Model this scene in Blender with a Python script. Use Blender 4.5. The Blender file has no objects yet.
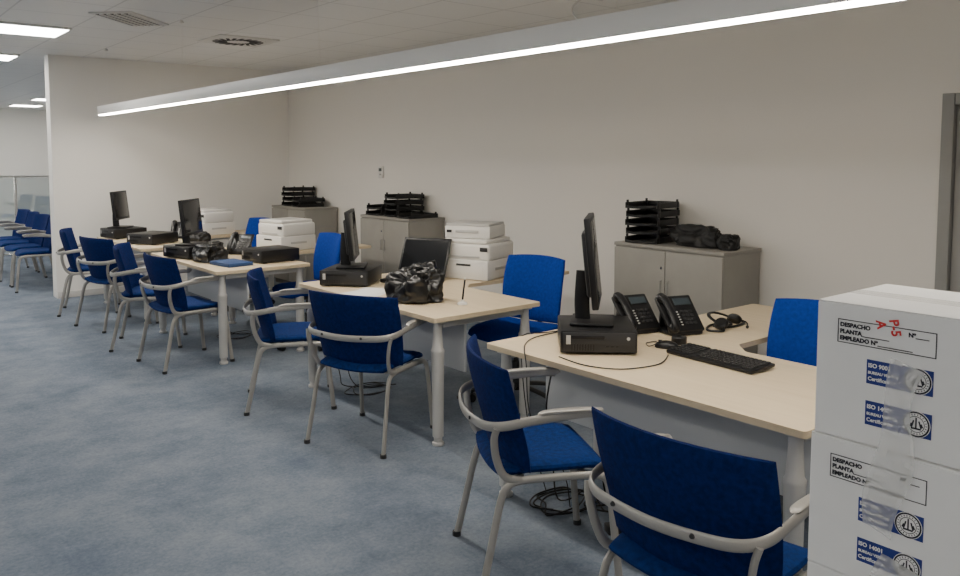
import bpy, bmesh, math, random
from mathutils import Vector, Matrix, noise
random.seed(7)
scene = bpy.context.scene
COL = scene.collection

# ------------------------------------------------------------------ materials
def new_mat(name, col, rough=0.5, metal=0.0, spec=0.5, noise_amt=0.0, noise_scale=20, bump=0.0, bump_scale=200, emit=None, emit_s=0.0, coat=0.0):
    m = bpy.data.materials.new(name); m.use_nodes = True
    nt = m.node_tree; b = nt.nodes["Principled BSDF"]
    b.inputs["Base Color"].default_value = (*col, 1)
    b.inputs["Roughness"].default_value = rough
    b.inputs["Metallic"].default_value = metal
    b.inputs["Specular IOR Level"].default_value = spec
    if coat: b.inputs["Coat Weight"].default_value = coat
    if emit:
        b.inputs["Emission Color"].default_value = (*emit, 1)
        b.inputs["Emission Strength"].default_value = emit_s
    geo = None
    if noise_amt or bump:
        geo = nt.nodes.new("ShaderNodeTexCoord")
    if noise_amt:
        n = nt.nodes.new("ShaderNodeTexNoise"); n.inputs["Scale"].default_value = noise_scale
        n.inputs["Detail"].default_value = 4
        nt.links.new(geo.outputs["Object"], n.inputs["Vector"])
        r = nt.nodes.new("ShaderNodeValToRGB")
        r.color_ramp.elements[0].position = 0.3; r.color_ramp.elements[1].position = 0.7
        r.color_ramp.elements[0].color = (*[c*(1-noise_amt) for c in col], 1)
        r.color_ramp.elements[1].color = (*[min(1, c*(1+noise_amt)) for c in col], 1)
        nt.links.new(n.outputs["Fac"], r.inputs["Fac"])
        nt.links.new(r.outputs["Color"], b.inputs["Base Color"])
    if bump:
        n2 = nt.nodes.new("ShaderNodeTexNoise"); n2.inputs["Scale"].default_value = bump_scale
        nt.links.new(geo.outputs["Object"], n2.inputs["Vector"])
        bp = nt.nodes.new("ShaderNodeBump"); bp.inputs["Strength"].default_value = bump
        bp.inputs["Distance"].default_value = 0.003
        nt.links.new(n2.outputs["Fac"], bp.inputs["Height"])
        nt.links.new(bp.outputs["Normal"], b.inputs["Normal"])
    return m

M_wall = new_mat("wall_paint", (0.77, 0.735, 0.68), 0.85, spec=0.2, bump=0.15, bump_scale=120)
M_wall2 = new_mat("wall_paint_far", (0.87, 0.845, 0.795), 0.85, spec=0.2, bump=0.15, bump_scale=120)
M_base = new_mat("baseboard_paint", (0.6, 0.58, 0.55), 0.6)
M_fabric = new_mat("blue_fabric", (0.0035, 0.0145, 0.09), 0.85, spec=0.12, noise_amt=0.25, noise_scale=60, bump=0.5, bump_scale=500)
M_seat = new_mat("blue_seat_fabric", (0.004, 0.023, 0.12), 0.85, spec=0.12, noise_amt=0.3, noise_scale=50, bump=0.5, bump_scale=500)
M_fabric2 = new_mat("bright_blue_fabric", (0.004, 0.034, 0.25), 0.85, spec=0.12, noise_amt=0.15, noise_scale=60, bump=0.5, bump_scale=500)
M_frame = new_mat("grey_painted_steel", (0.37, 0.355, 0.33), 0.38, metal=0.3)
M_leg = new_mat("desk_leg_paint", (0.52, 0.51, 0.49), 0.45, metal=0.15)
M_panel = new_mat("modesty_panel", (0.50, 0.51, 0.52), 0.55)
M_black = new_mat("black_plastic", (0.007, 0.007, 0.008), 0.42, spec=0.4)
M_black2 = new_mat("dark_grey_plastic", (0.020, 0.020, 0.022), 0.5)
M_screen = new_mat("screen_glass", (0.008, 0.009, 0.011), 0.14, spec=0.45)
M_bag = new_mat("black_bag_plastic", (0.008, 0.008, 0.008), 0.28, spec=0.6)
M_bagf = new_mat("black_nylon", (0.007, 0.007, 0.007), 0.6, bump=0.4, bump_scale=300)
M_white = new_mat("white_plastic", (0.74, 0.72, 0.68), 0.45)
M_white2 = new_mat("light_grey_plastic", (0.48, 0.47, 0.45), 0.5)
M_cab = new_mat("cabinet_laminate", (0.29, 0.275, 0.245), 0.5, noise_amt=0.04, noise_scale=8)
M_cabd = new_mat("cabinet_gap_dark", (0.10, 0.095, 0.085), 0.6)
M_doorf = new_mat("door_frame_grey", (0.27, 0.265, 0.25), 0.5)
M_door = new_mat("door_leaf_grey", (0.34, 0.33, 0.31), 0.5)
M_key = new_mat("keycap", (0.013, 0.013, 0.014), 0.5)
M_bluebook = new_mat("blue_folder_card", (0.015, 0.05, 0.16), 0.6)
M_paper = new_mat("paper_sheet", (0.8, 0.79, 0.76), 0.8)
M_led = new_mat("lcd_display", (0.04, 0.055, 0.065), 0.3)
M_chrome = new_mat("chrome", (0.7, 0.7, 0.7), 0.2, metal=1.0)
M_card = new_mat("white_cardboard", (0.80, 0.795, 0.785), 0.8, spec=0.2, noise_amt=0.03, noise_scale=6, bump=0.15, bump_scale=60)
M_ink = new_mat("black_ink", (0.02, 0.02, 0.03), 0.8)
M_inkblue = new_mat("blue_ink", (0.012, 0.03, 0.20), 0.7)
M_inkred = new_mat("red_ink", (0.6, 0.03, 0.03), 0.7)
M_lamp = new_mat("lamp_diffuser", (1, 1, 1), 0.5, emit=(1.0, 0.92, 0.80), emit_s=60.0)
M_lampbody = new_mat("lamp_aluminium", (0.88, 0.86, 0.82), 0.4, metal=0.0)
M_lightpanel = new_mat("light_panel_diffuser", (1, 1, 1), 0.5, emit=(1.0, 0.97, 0.91), emit_s=23.0)
M_slot = new_mat("vent_dark", (0.03, 0.03, 0.03), 0.8)
M_ventw = new_mat("vent_white", (0.70, 0.69, 0.66), 0.5)

def wood_mat():
    m = bpy.data.materials.new("maple_laminate"); m.use_nodes = True
    nt = m.node_tree; b = nt.nodes["Principled BSDF"]
    tc = nt.nodes.new("ShaderNodeTexCoord"); mp = nt.nodes.new("ShaderNodeMapping")
    mp.inputs["Scale"].default_value = (14, 1.2, 14)
    n = nt.nodes.new("ShaderNodeTexNoise"); n.inputs["Scale"].default_value = 2.5; n.inputs["Detail"].default_value = 6
    r = nt.nodes.new("ShaderNodeValToRGB")
    r.color_ramp.elements[0].position = 0.3; r.color_ramp.elements[1].position = 0.75
    r.color_ramp.elements[0].color = (0.67, 0.54, 0.355, 1); r.color_ramp.elements[1].color = (0.74, 0.61, 0.42, 1)
    nt.links.new(tc.outputs["Object"], mp.inputs["Vector"]); nt.links.new(mp.outputs["Vector"], n.inputs["Vector"])
    nt.links.new(n.outputs["Fac"], r.inputs["Fac"]); nt.links.new(r.outputs["Color"], b.inputs["Base Color"])
    b.inputs["Roughness"].default_value = 0.42
    return m
M_wood = wood_mat()

def carpet_mat():
    m = bpy.data.materials.new("blue_carpet"); m.use_nodes = True
    nt = m.node_tree; b = nt.nodes["Principled BSDF"]
    tc = nt.nodes.new("ShaderNodeTexCoord")
    n1 = nt.nodes.new("ShaderNodeTexNoise"); n1.inputs["Scale"].default_value = 2.2; n1.inputs["Detail"].default_value = 9; n1.inputs["Roughness"].default_value = 0.75
    n2 = nt.nodes.new("ShaderNodeTexNoise"); n2.inputs["Scale"].default_value = 55; n2.inputs["Detail"].default_value = 4; n2.inputs["Roughness"].default_value = 0.7
    mx = nt.nodes.new("ShaderNodeMath"); mx.operation = 'MULTIPLY_ADD'; mx.inputs[1].default_value = 0.45
    r = nt.nodes.new("ShaderNodeValToRGB")
    r.color_ramp.elements[0].position = 0.54; r.color_ramp.elements[1].position = 0.92
    r.color_ramp.elements[0].color = (0.105, 0.135, 0.185, 1); r.color_ramp.elements[1].color = (0.235, 0.265, 0.31, 1)
    nt.links.new(tc.outputs["Object"], n1.inputs["Vector"]); nt.links.new(tc.outputs["Object"], n2.inputs["Vector"])
    nt.links.new(n2.outputs["Fac"], mx.inputs[0]); nt.links.new(n1.outputs["Fac"], mx.inputs[2])
    nt.links.new(mx.outputs[0], r.inputs["Fac"]); nt.links.new(r.outputs["Color"], b.inputs["Base Color"])
    b.inputs["Roughness"].default_value = 0.95; b.inputs["Specular IOR Level"].default_value = 0.1
    bp = nt.nodes.new("ShaderNodeBump"); bp.inputs["Strength"].default_value = 0.5; bp.inputs["Distance"].default_value = 0.004
    nt.links.new(n2.outputs["Fac"], bp.inputs["Height"]); nt.links.new(bp.outputs["Normal"], b.inputs["Normal"])
    return m
M_carpet = carpet_mat()

def ceiling_mat():
    m = bpy.data.materials.new("ceiling_tiles"); m.use_nodes = True
    nt = m.node_tree; b = nt.nodes["Principled BSDF"]
    tc = nt.nodes.new("ShaderNodeTexCoord")
    br = nt.nodes.new("ShaderNodeTexBrick"); br.offset = 0.0; br.squash = 1.0
    br.inputs["Scale"].default_value = 1.0; br.inputs["Brick Width"].default_value = 0.6; br.inputs["Row Height"].default_value = 0.6
    br.inputs["Mortar Size"].default_value = 0.008; br.inputs["Mortar Smooth"].default_value = 0.2
    br.inputs["Color1"].default_value = (0.87, 0.86, 0.83, 1); br.inputs["Color2"].default_value = (0.88, 0.87, 0.84, 1)
    br.inputs["Mortar"].default_value = (0.70, 0.69, 0.67, 1)
    nt.links.new(tc.outputs["Object"], br.inputs["Vector"]); nt.links.new(br.outputs["Color"], b.inputs["Base Color"])
    b.inputs["Roughness"].default_value = 0.9
    return m
M_ceil = ceiling_mat()

def glass_mat(name, tint, alpha, rough=0.15):
    m = bpy.data.materials.new(name); m.use_nodes = True
    nt = m.node_tree; out = nt.nodes["Material Output"]; b = nt.nodes["Principled BSDF"]
    b.inputs["Base Color"].default_value = (*tint, 1); b.inputs["Roughness"].default_value = rough
    t = nt.nodes.new("ShaderNodeBsdfTransparent"); mx = nt.nodes.new("ShaderNodeMixShader"); mx.inputs[0].default_value = alpha
    nt.links.new(t.outputs[0], mx.inputs[1]); nt.links.new(b.outputs[0], mx.inputs[2]); nt.links.new(mx.outputs[0], out.inputs[0])
    return m
M_glass = glass_mat("partition_glass", (0.55, 0.62, 0.62), 0.45)
M_tape = glass_mat("clear_tape", (0.85, 0.84, 0.82), 0.33, 0.2)

# ------------------------------------------------------------------ mesh builder
class MB:
    def __init__(s):
        s.v = []; s.f = []; s.m = []; s.mats = []
    def mi(s, mat):
        if mat not in s.mats: s.mats.append(mat)
        return s.mats.index(mat)
    def add(s, verts, faces, mat, mtx=None):
        o = len(s.v); k = s.mi(mat)
        for p in verts:
            p = Vector(p); s.v.append(mtx @ p if mtx else p)
        for f in faces:
            s.f.append([o+i for i in f]); s.m.append(k)
    def addbm(s, bm, mat, mtx=None):
        bm.verts.index_update()
        s.add([v.co.copy() for v in bm.verts], [[v.index for v in f.verts] for f in bm.faces], mat, mtx)
        bm.free()
    def box(s, c, size, mat, bevel=0.0, seg=2, rot=None):
        bm = bmesh.new(); bmesh.ops.create_cube(bm, size=1)
        for v in bm.verts: v.co = Vector((v.co.x*size[0], v.co.y*size[1], v.co.z*size[2]))
        if bevel > 0:
            bmesh.ops.bevel(bm, geom=bm.edges[:], offset=min(bevel, min(size)*0.49), segments=seg, profile=0.5, affect='EDGES')
        m = Matrix.Translation(c)
        if rot is not None: m = m @ rot
        s.addbm(bm, mat, m)
    def rev(s, prof, c, mat, n=20, axis=None, caps=True):
        vs = []; fs = []
        for r, z in prof:
            for i in range(n):
                a = 2*math.pi*i/n; vs.append((r*math.cos(a), r*math.sin(a), z))
        for j in range(len(prof)-1):
            for i in range(n):
                fs.append((j*n+i, j*n+(i+1) % n, (j+1)*n+(i+1) % n, (j+1)*n+i))
        if caps:
            fs.append(tuple(range(n-1, -1, -1))); fs.append(tuple((len(prof)-1)*n+i for i in range(n)))
        m = Matrix.Translation(c)
        if axis is not None: m = m @ axis
        s.add(vs, fs, mat, m)
    def tube(s, pts, ra, mat, rb=None, n=10, smooth=0, up=Vector((0, 0, 1)), closed=False):
        rb = rb or ra
        P = [Vector(p) for p in pts]
        if smooth:
            Q = []
            for i in range(len(P)-1):
                p0 = P[max(i-1, 0)]; p1 = P[i]; p2 = P[i+1]; p3 = P[min(i+2, len(P)-1)]
                for k in range(smooth):
                    t = k/smooth
                    Q.append(0.5*((2*p1)+(-p0+p2)*t+(2*p0-5*p1+4*p2-p3)*t*t+(-p0+3*p1-3*p2+p3)*t**3))
            Q.append(P[-1]); P = Q
        vs = []; fs = []
        prev = None
        for i, p in enumerate(P):
            t = (P[min(i+1, len(P)-1)]-P[max(i-1, 0)])
            if t.length < 1e-9: t = Vector((0, 0, 1))
            t.normalize()
            ref = up if abs(t.dot(up)) < 0.97 else (prev if prev is not None else Vector((1, 0, 0)))
            if prev is not None:
                a = prev - t*prev.dot(t)
                if a.length < 1e-4: a = ref.cross(t)
                a.normalize()
                if abs(t.dot(up)) < 0.9:
                    a2 = up.cross(t).normalized()
                    if a2.dot(a) < 0: a2 = -a2
                    a = (a*0.3+a2*0.7).normalized()
            else:
                a = ref.cross(t).normalized()
            prev = a
            b = t.cross(a).normalized()
            for k in range(n):
                an = 2*math.pi*k/n
                vs.append(p+a*(ra*math.cos(an))+b*(rb*math.sin(an)))
        for i in range(len(P)-1):
            for k in range(n):
                fs.append((i*n+k, i*n+(k+1) % n, (i+1)*n+(k+1) % n, (i+1)*n+k))
        fs.append(tuple(range(n-1, -1, -1))); fs.append(tuple((len(P)-1)*n+i for i in range(n)))
        s.add(vs, fs, mat)
    def pillow(s, w, h, t, mat, fn, k=0.3, n=14, power=8):
        vs = []; fs = []
        def pt(i, j, side):
            u = -1+2*i/n; v = -1+2*j/n
            u = math.sin(u*math.pi/2); v = math.sin(v*math.pi/2)
            x = u*math.sqrt(1-k*v*v/2)*w/2; y = v*math.sqrt(1-k*u*u/2)*h/2
            e = max(0.0, 1-max(abs(u), abs(v))**power)**0.5
            return fn(x, y, side*e*t/2)
        idx = {}
        for side in (1, -1):
            for i in range(n+1):
                for j in range(n+1):
                    edge = i in (0, n) or j in (0, n)
                    if edge and side == -1: idx[(side, i, j)] = idx[(1, i, j)]; continue
                    idx[(side, i, j)] = len(vs); vs.append(pt(i, j, side))
        for side in (1, -1):
            for i in range(n):
                for j in range(n):
                    q = [idx[(side, i, j)], idx[(side, i+1, j)], idx[(side, i+1, j+1)], idx[(side, i, j+1)]]
                    if side == -1: q.reverse()
                    fs.append(q)
        s.add(vs, fs, mat)
    def poly(s, pts, z0, z1, mat, rad=0.0, seg=5):
        P = [Vector((p[0], p[1])) for p in pts]
        if rad > 0:
            Q = []
            N = len(P)
            for i in range(N):
                a, b, c = P[i-1], P[i], P[(i+1) % N]
                d1 = (a-b).normalized(); d2 = (c-b).normalized()
                p1 = b+d1*rad; p2 = b+d2*rad
                for q in range(seg+1):
                    t = q/seg
                    Q.append(p1*(1-t)**2+b*2*t*(1-t)+p2*t*t)
            P = Q
        n = len(P)
        vs = [(p.x, p.y, z0) for p in P]+[(p.x, p.y, z1) for p in P]
        fs = [tuple(range(n-1, -1, -1)), tuple(range(n, 2*n))]
        for i in range(n): fs.append((i, (i+1) % n, n+(i+1) % n, n+i))
        s.add(vs, fs, mat)
    def obj(s, name, loc=(0, 0, 0), rz=0.0, smooth=True, ang=35):
        me = bpy.data.meshes.new(name)
        me.from_pydata([tuple(v) for v in s.v], [], s.f)
        for m in s.mats: me.materials.append(m)
        me.polygons.foreach_set("material_index", s.m)
        bm = bmesh.new(); bm.from_mesh(me); bmesh.ops.recalc_face_normals(bm, faces=bm.faces[:]); bm.to_mesh(me); bm.free()
        if smooth:
            me.polygons.foreach_set("use_smooth", [True]*len(me.polygons))
            me.set_sharp_from_angle(angle=math.radians(ang))
        me.update()
        o = bpy.data.objects.new(name, me); o.location = loc; o.rotation_euler = (0, 0, rz)
        COL.objects.link(o)
        return o
def inst(name, src, loc, rz=0.0):
    o = bpy.data.objects.new(name, src.data); o.location = loc; o.rotation_euler = (0, 0, rz)
    COL.objects.link(o); return o
R = math.radians
def RX(a): return Matrix.Rotation(R(a), 4, 'X')
def RY(a): return Matrix.Rotation(R(a), 4, 'Y')
def RZ(a): return Matrix.Rotation(R(a), 4, 'Z')

# ------------------------------------------------------------------ room shell
WX = 4.95; BY = 10.1; CH = 2.77; BX = 2.04
def slab(name, x0, x1, y0, y1, z0, z1, mat):
    b = MB(); b.box(((x0+x1)/2, (y0+y1)/2, (z0+z1)/2), (x1-x0, y1-y0, z1-z0), mat)
    return b.obj(name, smooth=False)
slab("floor", -5, 7.0, -3, 22, -0.1, 0, M_carpet)
slab("ceiling", -5, 7.0, -3, 22, CH, CH+0.1, M_ceil)
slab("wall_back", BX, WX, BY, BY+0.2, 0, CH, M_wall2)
slab("wall_far", -5, 7.0, 22, 22.15, 0, CH, M_wall2)
slab("wall_left", -5.15, -5, -3, 22, 0, CH, M_wall2)
slab("wall_front", -5, 7.0, -3.15, -3, 0, CH, M_wall2)
DH = 1.98
b = MB()
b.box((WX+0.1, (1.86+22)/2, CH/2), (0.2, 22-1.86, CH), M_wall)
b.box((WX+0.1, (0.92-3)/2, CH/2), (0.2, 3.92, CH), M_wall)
b.box((WX+0.1, 1.39, (DH+CH)/2), (0.2, 0.94, CH-DH), M_wall)
b.obj("wall_right", smooth=False)
b = MB(); b.box((WX-0.006, (1.90+BY)/2, 0.035), (0.012, BY-1.90, 0.07), M_base, 0.003); b.obj("baseboard_right")
b = MB(); b.box(((BX+WX)/2, BY-0.006, 0.035), (WX-BX-0.014, 0.012, 0.07), M_base, 0.003); b.obj("baseboard_back")
b = MB()
for y in (0.955, 1.825): b.box((WX+0.02, y, DH/2), (0.10, 0.065, DH-0.004), M_doorf, 0.004)
b.box((WX+0.02, 1.39, DH-0.035), (0.10, 0.80, 0.065), M_doorf, 0.004)
b.box((WX+0.03, 1.39, (DH-0.07)/2+0.003), (0.04, 0.80, DH-0.08), M_door, 0.003)
b.rev([(0.02, 0), (0.02, 0.04)], (WX+0.01, 1.05, 1.02), M_chrome, axis=RY(-90))
b.tube([(WX-0.03, 1.05, 1.02), (WX-0.035, 1.10, 1.02), (WX-0.035, 1.18, 1.02)], 0.009, M_chrome)
b.obj("door_1")

b = MB(); b.box((0, 0, 0), (0.02, 0.10, 0.13), M_white, 0.006); b.box((-0.0105, 0, 0.025), (0.003, 0.06, 0.035), M_led, 0.001)
b.rev([(0.012, 0), (0.010, 0.008)], (-0.010, 0, -0.030), M_white2, axis=RY(-90), n=14)
b.obj("wall_thermostat", (WX-0.010, 7.77, 1.45))

# ------------------------------------------------------------------ ceiling fixtures
def light_panel(x, y, k=[0]):
    b = MB(); b.box((0, 0, 0), (0.60, 0.60, 0.02), M_ventw, 0.002); b.box((0, 0, -0.0085), (0.55, 0.55, 0.012), M_lightpanel)
    b.obj("ceiling_light_panel", (x, y, CH-0.010))
for y in (8.2, 10.6, 13.0, 15.4, 17.8, 20.2): light_panel(1.5, y)
for y in (-1.2, 1.2, 3.6, 6.0, 8.4, 10.8, 13.2, 15.6, 18.0, 20.4): light_panel(-1.0, y)
for y in (15.4, 17.8, 20.2): light_panel(3.6, y)
for y in (1.2, 6.0, 10.8, 15.6): light_panel(-3.4, y)
for y in (12.6, 16.0, 19.0): light_panel(0.4, y)

b = MB(); b.box((0, 0, 0), (0.36, 0.62, 0.014), M_ventw, 0.003)
for i in range(5):
    b.box((-0.12+i*0.06, 0, -0.006), (0.035, 0.56, 0.006), M_slot)
    b.box((-0.10+i*0.06, 0, -0.010), (0.012, 0.56, 0.010), M_ventw, rot=RY(30))
b.obj("linear_air_vent", (2.05, 7.05, CH-0.007), R(-45+0))
b = MB(); b.box((0, 0, 0), (0.60, 0.60, 0.012), M_ventw, 0.003)
b.rev([(0.27, 0), (0.27, -0.004), (0.262, -0.006), (0.05, -0.006)], (0, 0, -0.005), M_ventw, n=40)
for i in range(20):
    a = 2*math.pi*i/20
    m = RZ(math.degrees(a)+25)
    b.box((0.175*math.cos(a), 0.175*math.sin(a), -0.012), (0.14, 0.030, 0.004), M_slot, rot=m)
b.obj("swirl_air_diffuser", (3.25, 7.70, CH-0.006))

LX = 2.42; LB = 2.076
b = MB()
b.box((LX, 4.4, LB+0.052), (0.072, 10.2, 0.092), M_lampbody, 0.003)
b.box((LX, 4.4, LB+0.004), (0.062, 10.16, 0.012), M_lamp, 0.002)
for y in (-0.3, 2.1, 4.5, 6.9, 9.2):
    b.tube([(LX, y, LB+0.09), (LX, y, CH-0.02)], 0.0012, M_lampbody, n=6)
    b.rev([(0.02, 0), (0.012, 0.02)], (LX, y, CH-0.02), M_white, n=12)
pts = [(LX, 2.3, LB+0.09), (LX+0.02, 2.36, LB+0.16), (LX+0.03, 2.28, LB+0.20), (LX-0.02, 2.15, LB+0.16), (LX+0.0, 2.1, LB+0.26), (LX+0.02, 2.1, CH-0.01)]
b.tube(pts, 0.004, M_white, smooth=6, n=8)
b.obj("suspended_linear_lamp")

# ------------------------------------------------------------------ desks
def make_leg(b, x, y):
    b.rev([(0.030, 0.0), (0.033, 0.004), (0.033, 0.018), (0.024, 0.022), (0.024, 0.045), (0.031, 0.052), (0.034, 0.40), (0.036, 0.52),
           (0.038, 0.535), (0.038, 0.545), (0.031, 0.555), (0.024, 0.66), (0.024, 0.695), (0.045, 0.700), (0.045, 0.715)], (x, y, 0), M_leg, n=20)
def desk(name, x0, y0, y1):
    L = y1-y0; W = 0.8; b = MB()
    ry0, ry1, rx = 0.82, 1.36, 1.90
    P = [(0, 0), (W, 0), (W, ry0-0.10), (W+0.10, ry0), (rx, ry0), (rx, ry1), (W, ry1), (W, L), (0, L)]
    b.poly(P, 0.715, 0.74, M_wood, rad=0.02)
    for x, y in ((0.07, 0.07), (0.07, L-0.07), (W-0.07, 0.07), (W-0.07, L-0.07), (rx-0.07, (ry0+ry1)/2)): make_leg(b, x, y)
    for y in (0.07, L-0.07): b.box((W/2, y, 0.692), (W-0.19, 0.04, 0.045), M_leg, 0.004)
    for x in (0.20, W-0.07): b.box((x, L/2, 0.692), (0.035, L-0.2, 0.045), M_leg, 0.004)
    b.box(((W+rx)/2, (ry0+ry1)/2, 0.692), (rx-W-0.1, 0.04, 0.045), M_leg, 0.004)
    b.box((0.30, L/2, 0.53), (0.018, L-0.22, 0.32), M_panel, 0.003)
    b.box((0.36, L/2, 0.60), (0.10, L-0.5, 0.012), M_leg, 0.002)
    return b.obj(name, (x0, y0, 0))
DESKS = [(2.40, 1.27, 2.87), (2.55, 3.48, 5.10), (2.31, 5.98, 7.56), (2.33, 7.93, 9.50)]
for d in DESKS: desk("office_desk", *d)

# ------------------------------------------------------------------ visitor chair (faces +X)
def visitor_chair_mesh():
    b = MB()
    def seat(x, y, o):
        z = 0.455 + 0.012*(y/0.24)**2 - 0.02*max(0, (x-0.12)/0.1)**2 - 0.01*max(0, (-x-0.1)/0.1)
        return Vector((x, y, z+o))
    b.pillow(0.46, 0.48, 0.05, M_seat, seat, k=0.35)
    def back(y, z, o):
        y2 = y*(1.0+0.25*z)
        x = -0.222-0.30*z+0.065*(y/0.27)**2+(0.30*z*z if z > 0 else -0.3*z*z)
        return Vector((x+o, y2, 0.665+z))
    b.pillow(0.59, 0.41, 0.035, M_fabric, back, k=0.13, n=16)
    for s in (-1, 1):
        y = 0.235*s
        b.tube([(0.255, y+0.02*s, 0.0), (0.235, y+0.012*s, 0.20), (0.215, y+0.004*s, 0.37), (0.19, y, 0.418), (0.13, y, 0.428), (0, y, 0.43), (-0.12, y, 0.428),
                (-0.175, y, 0.412), (-0.205, y+0.004*s, 0.36), (-0.245, y+0.012*s, 0.18), (-0.285, y+0.022*s, 0.0)], 0.011, M_frame, rb=0.015, smooth=4, n=10)
        b.rev([(0.018, 0), (0.018, 0.02)], (0.256, y+0.02*s, 0), M_black2, n=10)
        b.rev([(0.018, 0), (0.018, 0.02)], (-0.285, y+0.022*s, 0), M_black2, n=10)
        b.tube([(-0.12, y, 0.428), (-0.19, y+0.008*s, 0.45), (-0.225, y+0.02*s, 0.52), (-0.238, y+0.035*s, 0.60), (-0.230, y+0.045*s, 0.645)], 0.010, M_frame, rb=0.015, smooth=5)
        b.rev([(0.008, 0), (0.006, 0.005)], (-0.300, 0.13*s, 0.643), M_black2, n=10, axis=RY(-90))
    for x in (0.12, -0.12): b.box((x, 0, 0.424), (0.03, 0.47, 0.016), M_frame, 0.003)
    path = [(0.165, -0.275, 0.675), (0.15, -0.279, 0.682), (0.05, -0.287, 0.682), (-0.10, -0.293, 0.670), (-0.195, -0.286, 0.655), (-0.255, -0.245, 0.645), (-0.286, -0.16, 0.64), (-0.301, 0, 0.635),
            (-0.286, 0.16, 0.64), (-0.255, 0.245, 0.645), (-0.195, 0.286, 0.655), (-0.10, 0.293, 0.670), (0.05, 0.287, 0.682), (0.15, 0.279, 0.682), (0.165, 0.275, 0.675)]
    b.tube(path, 0.008, M_frame, rb=0.018, smooth=5, n=12)
    for s in (-1, 1):
        def pad(x, y, o): return Vector((0.045+x, 0.286*s+y, 0.698+o-0.015*(x/0.12)**4*0.4))
        b.pillow(0.25, 0.036, 0.012, M_frame, pad, k=0.5, n=10)
    return b
vc = visitor_chair_mesh().obj("visitor_chair", (1.0, 0, 0))
VC = [(1.99, 1.335, 2), (2.17, 2.27, -28), (2.43, 3.93, 24), (2.37, 4.84, -26), (2.19, 6.32, 4), (2.17, 7.14, -24), (2.17, 8.14, 14), (2.16, 9.08, -18),
      (2.02, 11.05, 176), (2.02, 11.68, 184), (2.02, 12.32, 178), (2.02, 12.95, 182), (3.15, 17.2, 200), (3.0, 18.2, 190)]
first = True
for x, y, r in VC:
    if first: vc.location = (x, y, 0); vc.rotation_euler = (0, 0, R(r)); first = False
    else: inst("visitor_chair", vc, (x, y, 0), R(r))

# ------------------------------------------------------------------ swivel chairs (face +X)
def swivel_mesh():
    b = MB()
    for i in range(5):
        a = 2*math.pi*i/5+0.3; d = Vector((math.cos(a), math.sin(a), 0))
        b.tube([d*0.03+Vector((0, 0, 0.12)), d*0.16+Vector((0, 0, 0.105)), d*0.29+Vector((0, 0, 0.075))], 0.022, M_black2, rb=0.014, smooth=3)
        p = d*0.29; t = Vector((-d.y, d.x, 0))
        b.tube([p+Vector((0, 0, 0.08)), p+Vector((0, 0, 0.04))], 0.008, M_black2, n=8)
        for q in (-1, 1):
            c = p+t*0.016*q
            b.tube([c-t*0.009+Vector((0, 0, 0.028)), c+t*0.009+Vector((0, 0, 0.028))], 0.028, M_black, n=14)
    b.rev([(0.035, 0.09), (0.035, 0.14), (0.026, 0.15), (0.026, 0.28), (0.016, 0.285), (0.016, 0.42)], (0, 0, 0), M_black2, n=16)
    b.box((0, 0, 0.43), (0.24, 0.20, 0.04), M_black2, 0.01)
    def seat(x, y, o):
        return Vector((x+0.02, y, 0.485+o-0.03*max(0, (x-0.12)/0.12)**2+0.012*(y/0.24)**2))
    b.pillow(0.48, 0.49, 0.075, M_fabric2, seat, k=0.4)
    def back(y, z, o):
        return Vector((-0.245-0.15*z+0.05*(y/0.24)**2+0.02*math.cos(z*7)+o, y*(1+0.08*z), 0.735+z))
    b.pillow(0.48, 0.44, 0.06, M_fabric2, back, k=0.22)
    b.tube([(-0.08, 0, 0.43), (-0.20, 0, 0.435), (-0.27, 0, 0.48), (-0.275, 0, 0.60), (-0.275, 0, 0.72)], 0.028, M_black2, rb=0.009, smooth=4, up=Vector((0, 1, 0)))
    b.tube([(0.0, -0.10, 0.43), (0.0, -0.24, 0.425), (0.0, -0.27, 0.425)], 0.006, M_black2)
    return b
sw = swivel_mesh().obj("swivel_chair", (3.49, 3.86, 0), R(192))
inst("swivel_chair", sw, (3.20, 6.22, 0), R(176))
inst("swivel_chair", sw, (3.30, 1.79, 0), R(183))
inst("swivel_chair", sw, (3.50, 8.25, 0), R(190))

# ------------------------------------------------------------------ cabinets
def cabinet_mesh():
    b = MB(); W = 0.92; D = 0.44; H = 1.0
    b.box((0, 0, 0.03), (D-0.05, W-0.02, 0.06), M_cabd)
    b.box((0, 0, 0.06+(H-0.085)/2), (D-0.02, W, H-0.085), M_cab, 0.002)
    b.box((-0.002, 0, H-0.0125), (D+0.004, W+0.01, 0.025), M_cab, 0.003)
    for s in (-1, 1):
        b.box((-D/2+0.001, s*W/4, 0.06+(H-0.09)/2), (0.018, W/2-0.006, H-0.10), M_cab, 0.002)
        b.tube([(-D/2-0.008, s*0.03, 0.66), (-D/2-0.025, s*0.03, 0.665), (-D/2-0.025, s*0.03, 0.755), (-D/2-0.008, s*0.03, 0.76)], 0.005, M_frame, n=8)
    b.rev([(0.009, 0), (0.009, 0.006)], (-D/2-0.008, 0.03, 0.85), M_chrome, n=12, axis=RY(-90))
    return b
cab = cabinet_mesh().obj("storage_cabinet", (WX-0.235, 3.43, 0))
inst("storage_cabinet", cab, (WX-0.235, 7.02, 0))
inst("storage_cabinet", cab, (WX-0.235, 9.22, 0))

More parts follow.
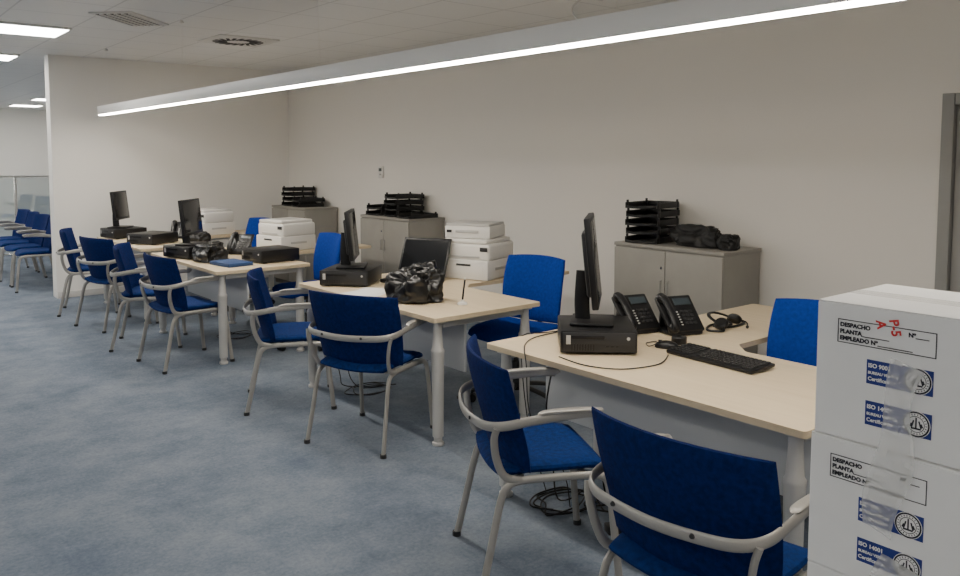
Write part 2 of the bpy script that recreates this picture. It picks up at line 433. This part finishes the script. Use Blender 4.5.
# ------------------------------------------------------------------ letter trays
def trays(name, n, loc, rz, off=0.012):
    b = MB()
    for i in range(n):
        z = i*0.062; dx = off*((i % 2)*2-1)*0.5
        b.box((dx, 0, z+0.003), (0.33, 0.26, 0.004), M_black)
        for s in (-1, 1):
            b.box((dx, s*0.128, z+0.022), (0.33, 0.005, 0.042), M_black, 0.001)
            for x in (-0.14, 0.14): b.box((dx+x, s*0.126, z+0.032), (0.018, 0.012, 0.058), M_black, 0.002)
        b.box((dx+0.163, 0, z+0.022), (0.005, 0.26, 0.042), M_black, 0.001)
        b.tube([(dx-0.165, -0.12, z+0.014), (dx-0.172, -0.06, z+0.008), (dx-0.172, 0.06, z+0.008), (dx-0.165, 0.12, z+0.014)], 0.009, M_black, smooth=3, n=8)
    return b.obj(name, (loc[0], loc[1], loc[2]+0.002), rz)
trays("letter_tray_stack", 5, (4.70, 3.71, 1.0), R(10))
trays("letter_tray_stack", 4, (4.72, 6.98, 1.0), R(-5))
trays("letter_tray_stack", 2, (4.70, 7.30, 1.0), R(5))
trays("letter_tray_stack", 1, (4.70, 6.70, 1.0), R(-2))
trays("letter_tray_stack", 4, (4.74, 9.42, 1.0), R(4))
trays("letter_tray_stack", 2, (4.70, 9.08, 1.0), R(-8))

# ------------------------------------------------------------------ bags
def bag(name, size, loc, rz, mat, seed=0, crumple=0.16, handles=True):
    bm = bmesh.new(); bmesh.ops.create_icosphere(bm, subdivisions=5, radius=1)
    for v in bm.verts:
        c = v.co.normalized()
        sgn = lambda t: (abs(t)**0.75)*(1 if t >= 0 else -1)
        q = Vector((sgn(c.x), sgn(c.y), sgn(c.z)))
        n = noise.noise(c*1.3+Vector((seed, 0, 0)))
        n2 = 1-abs(noise.noise(c*2.6+Vector((0, seed, 0))))*2
        n3 = 1-abs(noise.noise(c*6.0+Vector((0, 0, seed))))*2
        f = 1+crumple*(n*1.0+n2*0.35+n3*0.18-0.5)
        q *= f
        if q.z < -0.55: q.z = -0.55+(q.z+0.55)*0.1
        v.co = Vector((q.x*size[0]/2, q.y*size[1]/2, (q.z+0.6)*size[2]/1.55))
    zmin = min(v.co.z for v in bm.verts)
    for v in bm.verts: v.co.z -= zmin
    b = MB(); b.addbm(bm, mat)
    if handles:
        h = size[2]
        for s in (-1, 1):
            b.tube([(-0.06, s*0.02, h*0.72), (-0.045, s*0.03, h*0.92), (0.01, s*0.05, h*0.98), (0.05, s*0.05, h*0.88), (0.07, s*0.03, h*0.68)], 0.014, mat, rb=0.003, smooth=4)
    return b.obj(name, loc, rz, ang=70)
bag("black_plastic_bag", (0.33, 0.26, 0.22), (2.80, 3.99, 0.741), R(-40), M_bag, 11, 0.5)
bag("black_laptop_bag", (0.25, 0.38, 0.15), (4.70, 3.32, 1.001), R(4), M_bagf, 9, 0.35, False)
bag("black_shoulder_bag", (0.18, 0.14, 0.10), (4.68, 3.06, 1.001), R(14), M_bagf, 6, 0.3, False)
bag("black_plastic_bag", (0.26, 0.30, 0.15), (2.52, 6.68, 0.741), R(20), M_bag, 5, 0.4)
bag("black_laptop_bag", (0.22, 0.30, 0.12), (2.98, 8.22, 0.741), R(15), M_bagf, 2, 0.25)

# ------------------------------------------------------------------ desktop computers & monitors
def pc_mesh():
    b = MB()
    b.box((0, 0, 0.058), (0.36, 0.34, 0.10), M_black, 0.006)
    for x in (-0.13, 0.13):
        for y in (-0.13, 0.13): b.box((x, y, 0.004), (0.03, 0.03, 0.008), M_black2)
    b.box((-0.181, 0, 0.058), (0.006, 0.32, 0.085), M_black2, 0.002)
    b.box((-0.185, 0.05, 0.080), (0.004, 0.15, 0.016), M_black, 0.001)
    b.rev([(0.008, 0), (0.007, 0.004)], (-0.184, -0.13, 0.075), M_white2, n=14, axis=RY(-90))
    for i in range(3): b.box((-0.185, -0.08+i*0.022, 0.04), (0.003, 0.013, 0.006), M_black)
    for i in range(9): b.box((-0.1845, 0.12-i*0.012, 0.035), (0.003, 0.005, 0.03), M_black)
    b.box((-0.183, 0.135, 0.068), (0.004, 0.02, 0.04), M_white2, 0.001)
    return b
def monitor_mesh(W=0.42, H=0.36, z0=0.10):
    b = MB()
    b.box((0.0, 0, 0.008), (0.20, 0.24, 0.014), M_black, 0.006)
    b.tube([(-0.045, 0, 0.01), (-0.05, 0, 0.10), (-0.042, 0, 0.24)], 0.035, M_black, rb=0.013, smooth=4, up=Vector((0, 1, 0)))
    t = RY(-6)
    zc = z0+H/2
    b.box((0.0, 0, zc), (0.030, W, H), M_black, 0.006, rot=t)
    b.box((-0.020, 0, zc-0.01), (0.030, W*0.72, H*0.72), M_black2, 0.012, rot=t)
    b.box((0.0145, 0, zc+0.006), (0.003, W-0.035, H-0.045), M_screen, 0.0005, rot=t)
    b.box((0.0155, 0, zc-H/2+0.014), (0.003, 0.05, 0.006), M_white2, rot=t)
    return b
PZ = 0.741; MZ = 0.7505+0.1
pc = pc_mesh().obj("desktop_computer", (2.76, 2.50, PZ), R(47))
mon = monitor_mesh(0.40, 0.41, 0.09).obj("computer_monitor", (2.76, 2.52, MZ), R(-50))
inst("desktop_computer", pc, (2.84, 4.86, PZ), R(42))
m2 = monitor_mesh(0.38, 0.34, 0.06).obj("computer_monitor", (2.86, 4.88, MZ), R(-37))
m3 = monitor_mesh(0.40, 0.31, 0.09).obj("computer_monitor", (2.50, 7.03, MZ), R(-42))
inst("desktop_computer", pc, (2.52, 7.06, PZ), R(20))
inst("computer_monitor", m3, (2.51, 9.22, MZ), R(-36))
inst("desktop_computer", pc, (2.54, 9.22, PZ), R(10))
inst("desktop_computer", pc, (2.93, 6.36, PZ), R(5))
inst("desktop_computer", pc, (2.60, 8.42, PZ), R(30))

def phone_mesh():
    b = MB()
    t = RY(-46)
    b.box((0.045, 0, 0.012), (0.17, 0.18, 0.02), M_black, 0.006)
    b.box((0.035, 0, 0.095), (0.21, 0.20, 0.022), M_black, 0.008, rot=t)
    mt = Matrix.Translation((0.035, 0, 0.095)) @ t
    def part(c, s, m, bv=0.001):
        p = mt @ Vector(c); b.box(p, s, m, bv, rot=t)
    part((0.065, -0.035, 0.0125), (0.040, 0.095, 0.004), M_led)
    for i in range(4):
        for j in range(3): part((0.005-i*0.022, -0.06+j*0.024, 0.0125), (0.014, 0.018, 0.006), M_black2)
    for i in range(6): part((0.005-i*0.015, 0.018, 0.0125), (0.006, 0.010, 0.005), M_white2)
    b.box((0.10, 0, 0.07), (0.02, 0.14, 0.12), M_black, 0.004, rot=RY(-10))
    H = [mt @ Vector(p) for p in [(-0.10, 0.075, 0.022), (-0.075, 0.075, 0.040), (0.0, 0.075, 0.048), (0.075, 0.075, 0.040), (0.10, 0.075, 0.022)]]
    b.tube(H, 0.021, M_black, rb=0.012, smooth=4, n=12)
    for q in (-0.088, 0.088): b.rev([(0.026, 0), (0.028, 0.012), (0.022, 0.022)], mt @ Vector((q, 0.075, 0.010)), M_black, n=16, axis=t)
    return b
ph = phone_mesh().obj("desk_telephone", (3.14, 2.55, 0.7405), R(74))
inst("desk_telephone", ph, (3.28, 2.39, 0.7405), R(70))
inst("desk_telephone", ph, (2.90, 6.95, 0.7405), R(40))
inst("desk_telephone", ph, (2.98, 8.70, 0.7405), R(60))

def keyboard_mesh():
    b = MB()
    b.box((0, 0, 0.012), (0.16, 0.45, 0.016), M_black, 0.005, rot=RY(3))
    for i in range(6):
        y = -0.21
        while y < 0.205:
            w = 0.017
            if i == 5 and -0.10 < y < 0.0: w = 0.10
            if not (0.075 < y < 0.085 or 0.142 < y < 0.15):
                b.box((-0.062+(5-i)*0.0235-0.0, -(y+w/2), 0.0225+0.0012*(i-3)), (0.018, w, 0.007), M_key, 0.0015, seg=1)
            y += w+0.0035
    return b
keyboard_mesh().obj("keyboard", (2.96, 1.97, 0.742), R(6+180-10))
def mouse_mesh():
    b = MB()
    bm = bmesh.new(); bmesh.ops.create_uvsphere(bm, u_segments=20, v_segments=14, radius=1)
    for v in bm.verts:
        v.co = Vector((v.co.x*0.055*(1), v.co.y*0.031*(1+0.1*v.co.x), max(v.co.z, -0.25)*0.028+0.007))
    b.addbm(bm, M_black); b.box((0.03, 0, 0.032), (0.018, 0.005, 0.008), M_black2, 0.002)
    b.tube([(0.053, 0, 0.012), (0.08, 0.01, 0.004), (0.10, -0.05, 0.004), (0.06, -0.10, 0.004)], 0.002, M_black, smooth=5, n=6)
    return b
mouse_mesh().obj("computer_mouse", (2.98, 2.26, 0.741), R(120))

b = MB()
arc = [(0.085*math.cos(R(a)), 0.085*math.sin(R(a)), 0.03+0.03*math.sin(R(a))) for a in range(-10, 191, 20)]
b.tube(arc, 0.010, M_black, rb=0.006, n=8)
for s in (-1, 1):
    b.rev([(0.030, -0.016), (0.037, -0.006), (0.037, 0.006), (0.028, 0.016)], (0.085*s, -0.015, 0.030), M_black, n=18, axis=RY(35*s))
b.tube([(0.095, -0.02, 0.03), (0.08, -0.08, 0.02), (0.02, -0.11, 0.010)], 0.0035, M_black, smooth=4, n=6)
b.tube([(0.02, -0.11, 0.010), (0.010, -0.113, 0.010)], 0.008, M_black2)
b.tube([(-0.09, -0.02, 0.02), (-0.14, -0.05, 0.006), (-0.17, 0.02, 0.006), (-0.05, 0.06, 0.006), (0.04, 0.03, 0.006), (0.13, 0.05, 0.006), (0.15, -0.04, 0.006), (0.02, -0.05, 0.006), (-0.06, 0.0, 0.006), (0.0, 0.05, 0.010), (0.07, 0.02, 0.012), (0.0, -0.03, 0.012), (-0.08, 0.03, 0.010)], 0.006, M_black, smooth=6, n=6)
b.tube([(0.12, 0.03, 0.014), (0.16, 0.04, 0.016), (0.21, 0.03, 0.012)], 0.014, M_black, smooth=4)
b.obj("telephone_headset", (3.60, 2.36, 0.741), R(10))

def laptop():
    b = MB()
    b.box((-0.125, 0, 0.014), (0.26, 0.38, 0.026), M_black, 0.004)
    for i in range(5):
        for j in range(13): b.box((-0.06-i*0.021, -0.138+j*0.023, 0.0285), (0.016, 0.018, 0.003), M_key)
    b.box((-0.20, 0, 0.0275), (0.05, 0.09, 0.002), M_black2)
    t = RY(26)
    c = Vector((0.005, 0, 0.028))
    mt = Matrix.Translation(c) @ t
    b.box(mt @ Vector((0, 0, 0.142)), (0.012, 0.38, 0.29), M_black, 0.004, rot=t)
    b.box(mt @ Vector((-0.0065, 0, 0.142)), (0.002, 0.35, 0.25), M_screen, rot=t)
    return b.obj("laptop_computer", (3.31, 4.69, 0.741), R(28))
laptop()

def printer_mesh():
    b = MB()
    b.box((0, 0, 0.075), (0.40, 0.40, 0.14), M_white, 0.012)
    b.box((0.01, 0, 0.20), (0.38, 0.40, 0.13), M_white, 0.025, seg=3)
    b.box((0.0, 0, 0.277), (0.36, 0.36, 0.03), M_white, 0.012)
    b.box((-0.02, 0, 0.290), (0.22, 0.24, 0.008), M_white2, 0.003)
    b.box((-0.200, 0, 0.075), (0.006, 0.33, 0.085), M_white, 0.003)
    b.box((-0.204, 0, 0.110), (0.008, 0.12, 0.015), M_slot, 0.002)
    b.box((-0.182, 0, 0.168), (0.012, 0.24, 0.014), M_white2, 0.003)
    b.box((-0.182, -0.155, 0.225), (0.012, 0.06, 0.03), M_black2, 0.003)
    for s in (-1, 1):
        b.box((0, 0.2005*s, 0.08), (0.18, 0.004, 0.02), M_white2, 0.001)
    return b
pr = printer_mesh().obj("laser_printer", (3.73, 4.55, 0.737), R(20))
inst("laser_printer", pr, (3.42, 7.07, 0.737), R(10))
inst("laser_printer", pr, (3.42, 9.02, 0.737), R(10))
b = MB()
b.box((0, 0, 0.05), (0.31, 0.36, 0.09), M_white, 0.012); b.box((0, 0, 0.102), (0.30, 0.34, 0.02), M_white2, 0.006)
b.box((-0.157, 0, 0.055), (0.006, 0.18, 0.02), M_white2, 0.002); b.box((-0.158, 0.14, 0.055), (0.005, 0.04, 0.02), M_black2, 0.002)
b.obj("document_scanner", (3.73, 4.58, 1.027), R(28))

b = MB()
b.rev([(0.030, 0), (0.032, 0.004), (0.028, 0.012), (0.012, 0.018), (0.008, 0.030)], (0, 0, 0), M_white, n=20)
b.tube([(0, 0, 0.025), (0.012, 0.004, 0.08), (0.026, 0.008, 0.145)], 0.0055, M_black, n=8)
b.tube([(0.026, 0.008, 0.145), (0.030, 0.009, 0.160)], 0.0065, M_white, n=8)
b.obj("pen_on_stand", (2.93, 3.72, 0.74))
b = MB(); b.box((0, 0, 0.016), (0.22, 0.30, 0.030), M_bluebook, 0.003); b.box((0.005, 0, 0.016), (0.216, 0.292, 0.022), M_paper)
b.obj("blue_folder", (2.56, 6.30, 0.7405), R(8))
b = MB()
for i, (dx, dy, r) in enumerate(((0, 0, 5), (0.01, 0.03, 15), (-0.02, 0.03, -8))):
    b.box((dx, dy, 0.001+0.0012*i), (0.297, 0.21, 0.001), M_paper, rot=RZ(r))
b.obj("paper_sheets", (2.74, 4.42, 0.7405), R(20))
b = MB(); b.rev([(0.036, 0), (0.036, 0.03), (0.033, 0.034), (0.012, 0.036), (0.012, 0.03)], (0, 0, 0), M_black, n=24)
b.obj("black_tape_roll", (3.10, 2.28, 0.7405))

def cable(name, paths, mat=M_black, r=0.0035):
    b = MB()
    for p in paths: b.tube(p, r, mat, smooth=6, n=6)
    return b.obj(name, ang=80)
def coil(cx, cy, n, seed):
    rnd = random.Random(seed); out = []
    p = []
    for i in range(n):
        a = i*0.9; r = 0.07+0.07*rnd.random()
        p.append((cx+r*math.cos(a)*1.4, cy+r*math.sin(a), 0.006+0.02*rnd.random()))
    return p
cable("cable_bundle", [[(2.62, 2.62, 0.70), (2.60, 2.66, 0.45), (2.66, 2.68, 0.2), (2.62, 2.60, 0.01)]+coil(2.62, 2.56, 26, 1),
                      [(2.72, 2.4, 0.68), (2.75, 2.45, 0.3), (2.78, 2.42, 0.01)]+coil(2.82, 2.40, 18, 2)+[(3.1, 2.3, 0.006)]], r=0.0042)
cable("cable_bundle", [[(2.78, 4.6, 0.69), (2.82, 4.7, 0.4), (2.80, 4.85, 0.15), (2.85, 4.8, 0.01)]+coil(2.86, 4.7, 16, 3),
                      [(2.9, 4.9, 0.69), (2.75, 4.95, 0.4), (2.76, 4.9, 0.1), (2.80, 4.86, 0.01), (3.1, 4.7, 0.006)]])
cable("cable_bundle", [[(2.75, 7.0, 0.69), (2.8, 7.1, 0.35), (2.8, 7.0, 0.05)]+coil(2.85, 6.9, 14, 4)])
cable("computer_cables", [[(2.90, 2.65, 0.80), (2.95, 2.72, 0.76), (2.86, 2.80, 0.746), (2.65, 2.79, 0.746), (2.52, 2.72, 0.746), (2.42, 2.62, 0.746), (2.385, 2.57, 0.70), (2.40, 2.55, 0.45), (2.55, 2.5, 0.2), (2.60, 2.5, 0.01)],
                         [(2.86, 2.16, 0.745), (2.70, 2.09, 0.745), (2.52, 2.14, 0.745), (2.45, 2.28, 0.745), (2.47, 2.45, 0.745)],
                         [(2.98, 2.70, 0.745), (2.90, 2.80, 0.745), (2.75, 2.84, 0.745), (2.66, 2.878, 0.742), (2.64, 2.885, 0.68), (2.66, 2.85, 0.3), (2.64, 2.7, 0.01)]], r=0.0028)
b = MB(); b.box((0, 0, 0.02), (0.34, 0.055, 0.038), M_black2, 0.006)
for i in range(5): b.rev([(0.019, 0), (0.019, 0.003)], (-0.12+i*0.06, 0, 0.038), M_black, n=14)
b.obj("power_strip", (2.70, 2.16, 0), R(-25))

# ------------------------------------------------------------------ cardboard boxes
def text(par, body, size, loc_y, z, mat, bold=0.0, name="printed_text", rx=0.0, shear=0):
    c = bpy.data.curves.new(name, 'FONT'); c.body = body; c.size = size; c.extrude = 0.0002; c.offset = bold; c.shear = shear
    c.space_line = 1.0; c.resolution_u = 3
    o = bpy.data.objects.new(name, c); c.materials.append(mat); COL.objects.link(o)
    m = Matrix(((0, 0, -1, -0.0016), (-1, 0, 0, loc_y), (0, 1, 0, z), (0, 0, 0, 1)))
    o.parent = par
    o.matrix_local = m @ Matrix.Rotation(rx, 4, 'Z')
    return o
BH = 0.268; BW = 0.30; BL = 0.42
def cbox(z, x, y, rz, labels=True):
    b = MB()
    b.box((BW/2, -BL/2, BH/2-0.001), (BW, BL, BH-0.004), M_card, 0.003)
    b.box((BW*0.25+0.0, -BL/2, BH-0.0018), (BW*0.5-0.002, BL-0.001, 0.0030), M_card, 0.001)
    b.box((BW*0.75+0.0, -BL/2, BH-0.0018), (BW*0.5-0.002, BL-0.001, 0.0030), M_card, 0.001)
    b.box((BW/2, -BL/2, BH-0.0002), (0.05, BL, 0.0006), M_tape)
    if labels:
        X = -0.0006
        def rect(y0, y1, z0, z1, mat, d=0.0008): b.box((X, -(y0+y1)/2, (z0+z1)/2), (d, abs(y1-y0), z1-z0), mat)
        t = BH
        for (a, c, e, f) in ((0.042, 0.221, t-0.0335, t-0.0320), (0.042, 0.221, t-0.0780, t-0.0765), (0.042, 0.0435, t-0.0775, t-0.0325), (0.2195, 0.221, t-0.0775, t-0.0325)): rect(a, c, e, f, M_ink)
        for zb in (t-0.1475, t-0.2265):
            rect(0.100, 0.218, zb, zb+0.046, M_inkblue)
            b.rev([(0.0245, 0), (0.0245, 0.0012)], (-0.0004, -0.192, zb+0.023), M_card, n=28, axis=RY(-90))
            for r0, r1, h in ((0.0235, 0.0205, 0.0018), (0.0150, 0.0138, 0.0018)):
                n = 28; vs = []; fs = []
                for i in range(n):
                    a = 2*math.pi*i/n
                    vs += [(-0.0019, -0.192+r0*math.cos(a), zb+0.023+r0*math.sin(a)), (-0.0019, -0.192+r1*math.cos(a), zb+0.023+r1*math.sin(a))]
                for i in range(n): j = (i+1) % n; fs.append((2*i, 2*i+1, 2*j+1, 2*j))
                b.add(vs, fs, M_ink)
            for q in range(22):
                a = 2*math.pi*q/22
                b.box((-0.0018, -0.192+0.0178*math.cos(a), zb+0.023+0.0178*math.sin(a)), (0.0006, 0.0030, 0.0012), M_ink, rot=RX(math.degrees(a)))
            for dy, dz, h in ((-0.007, 0.0, 0.014), (0.0, 0.002, 0.021), (0.006, 0.0, 0.014), (0.009, -0.002, 0.007), (-0.010, -0.001, 0.007)):
                b.box((-0.0018, -0.192+dy, zb+0.023+dz), (0.0006, 0.0026, h), M_ink, rot=RX(dy*2500))
            b.box((-0.0018, -0.192, zb+0.015), (0.0006, 0.017, 0.003), M_ink)
    o = b.obj("cardboard_box", (x, y, z), rz, smooth=False)
    if labels:
        text(o, "DESPACHO                      N\u00ba____", 0.0112, -0.047, t-0.046, M_ink, 0.0005)
        text(o, "PLANTA_________", 0.0112, -0.047, t-0.059, M_ink, 0.0005)
        text(o, "EMPLEADO N\u00ba___________", 0.0112, -0.047, t-0.072, M_ink, 0.0005)
        if z > BH*3.5:
            text(o, "P-5\nA", 0.024, -0.138, t-0.020, M_inkred, 0.0006, rx=-1.35)
        for zb, s in ((t-0.1475, "ISO 9001"), (t-0.2265, "ISO 14001")):
            text(o, s, 0.0108, -0.103, zb+0.032, M_card, 0.0004)
            text(o, "BUREAU VERITAS", 0.0072, -0.103, zb+0.0195, M_card, 0.0003)
            text(o, "Certification", 0.0100, -0.103, zb+0.007, M_card, 0.0003)
    return o
bx, by = 1.514, 0.784
offs = [(0.010, 0.004, 0.6), (0.004, -0.006, -0.8), (0.000, 0.006, 0.5), (-0.004, 0.004, -0.6), (0, 0, 0)]
for i in range(5):
    cbox(i*BH, bx+offs[i][0], by+offs[i][1], R(offs[i][2]))
b = MB()
rnd = random.Random(4)
def tape(z0, z1, y0, y1, wd, seed, X=1.5015):
    vs = []; fs = []
    N = 40
    for i in range(N):
        s = i/(N-1); z = z0+(z1-z0)*s; y = y0+(y1-y0)*s+0.007*math.sin(s*9+seed)
        for j in range(9):
            w = (j/8-0.5)*wd
            nz = noise.noise(Vector((z*40, w*60, seed)))
            vs.append((X-0.004*abs(nz)-(0.004 if j in (0, 8) else 0)*rnd.random(), y+w*(1-0.2*math.sin(s*7+seed)), z+0.3*w))
    for i in range(N-1):
        for j in range(8): fs.append((i*9+j, i*9+j+1, (i+1)*9+j+1, (i+1)*9+j))
    b.add(vs, fs, M_tape)
tape(1.245, 0.92, 0.605, 0.645, 0.058, 0)
tape(0.87, 0.72, 0.60, 0.66, 0.075, 5)
b.obj("clear_packing_tape", ang=12)

b = MB()
for x in (0.4, 1.4, 2.4, 3.4): b.box((x, 14.6, 0.66), (0.04, 0.04, 1.32), M_chrome, 0.004)
b.box((1.9, 14.6, 1.31), (3.04, 0.045, 0.03), M_chrome, 0.004); b.box((1.9, 14.6, 0.06), (3.04, 0.045, 0.03), M_chrome, 0.004)
for x in (0.9, 1.9, 2.9): b.box((x, 14.6, 0.69), (0.95, 0.01, 1.2), M_glass)
b.obj("glass_partition")

# ------------------------------------------------------------------ world & camera
w = bpy.data.worlds.new("world"); scene.world = w; w.use_nodes = True
w.node_tree.nodes["Background"].inputs[0].default_value = (0.5, 0.5, 0.5, 1); w.node_tree.nodes["Background"].inputs[1].default_value = 0.1
cd = bpy.data.cameras.new("camera"); cd.sensor_width = 36; cd.lens = 30; cd.shift_y = -72/960; cd.clip_start = 0.05
co = bpy.data.objects.new("camera", cd); COL.objects.link(co)
co.location = (0, 0, 1.62); co.rotation_euler = (R(90)-math.atan(59/800), 0, R(-39.5))
scene.camera = co
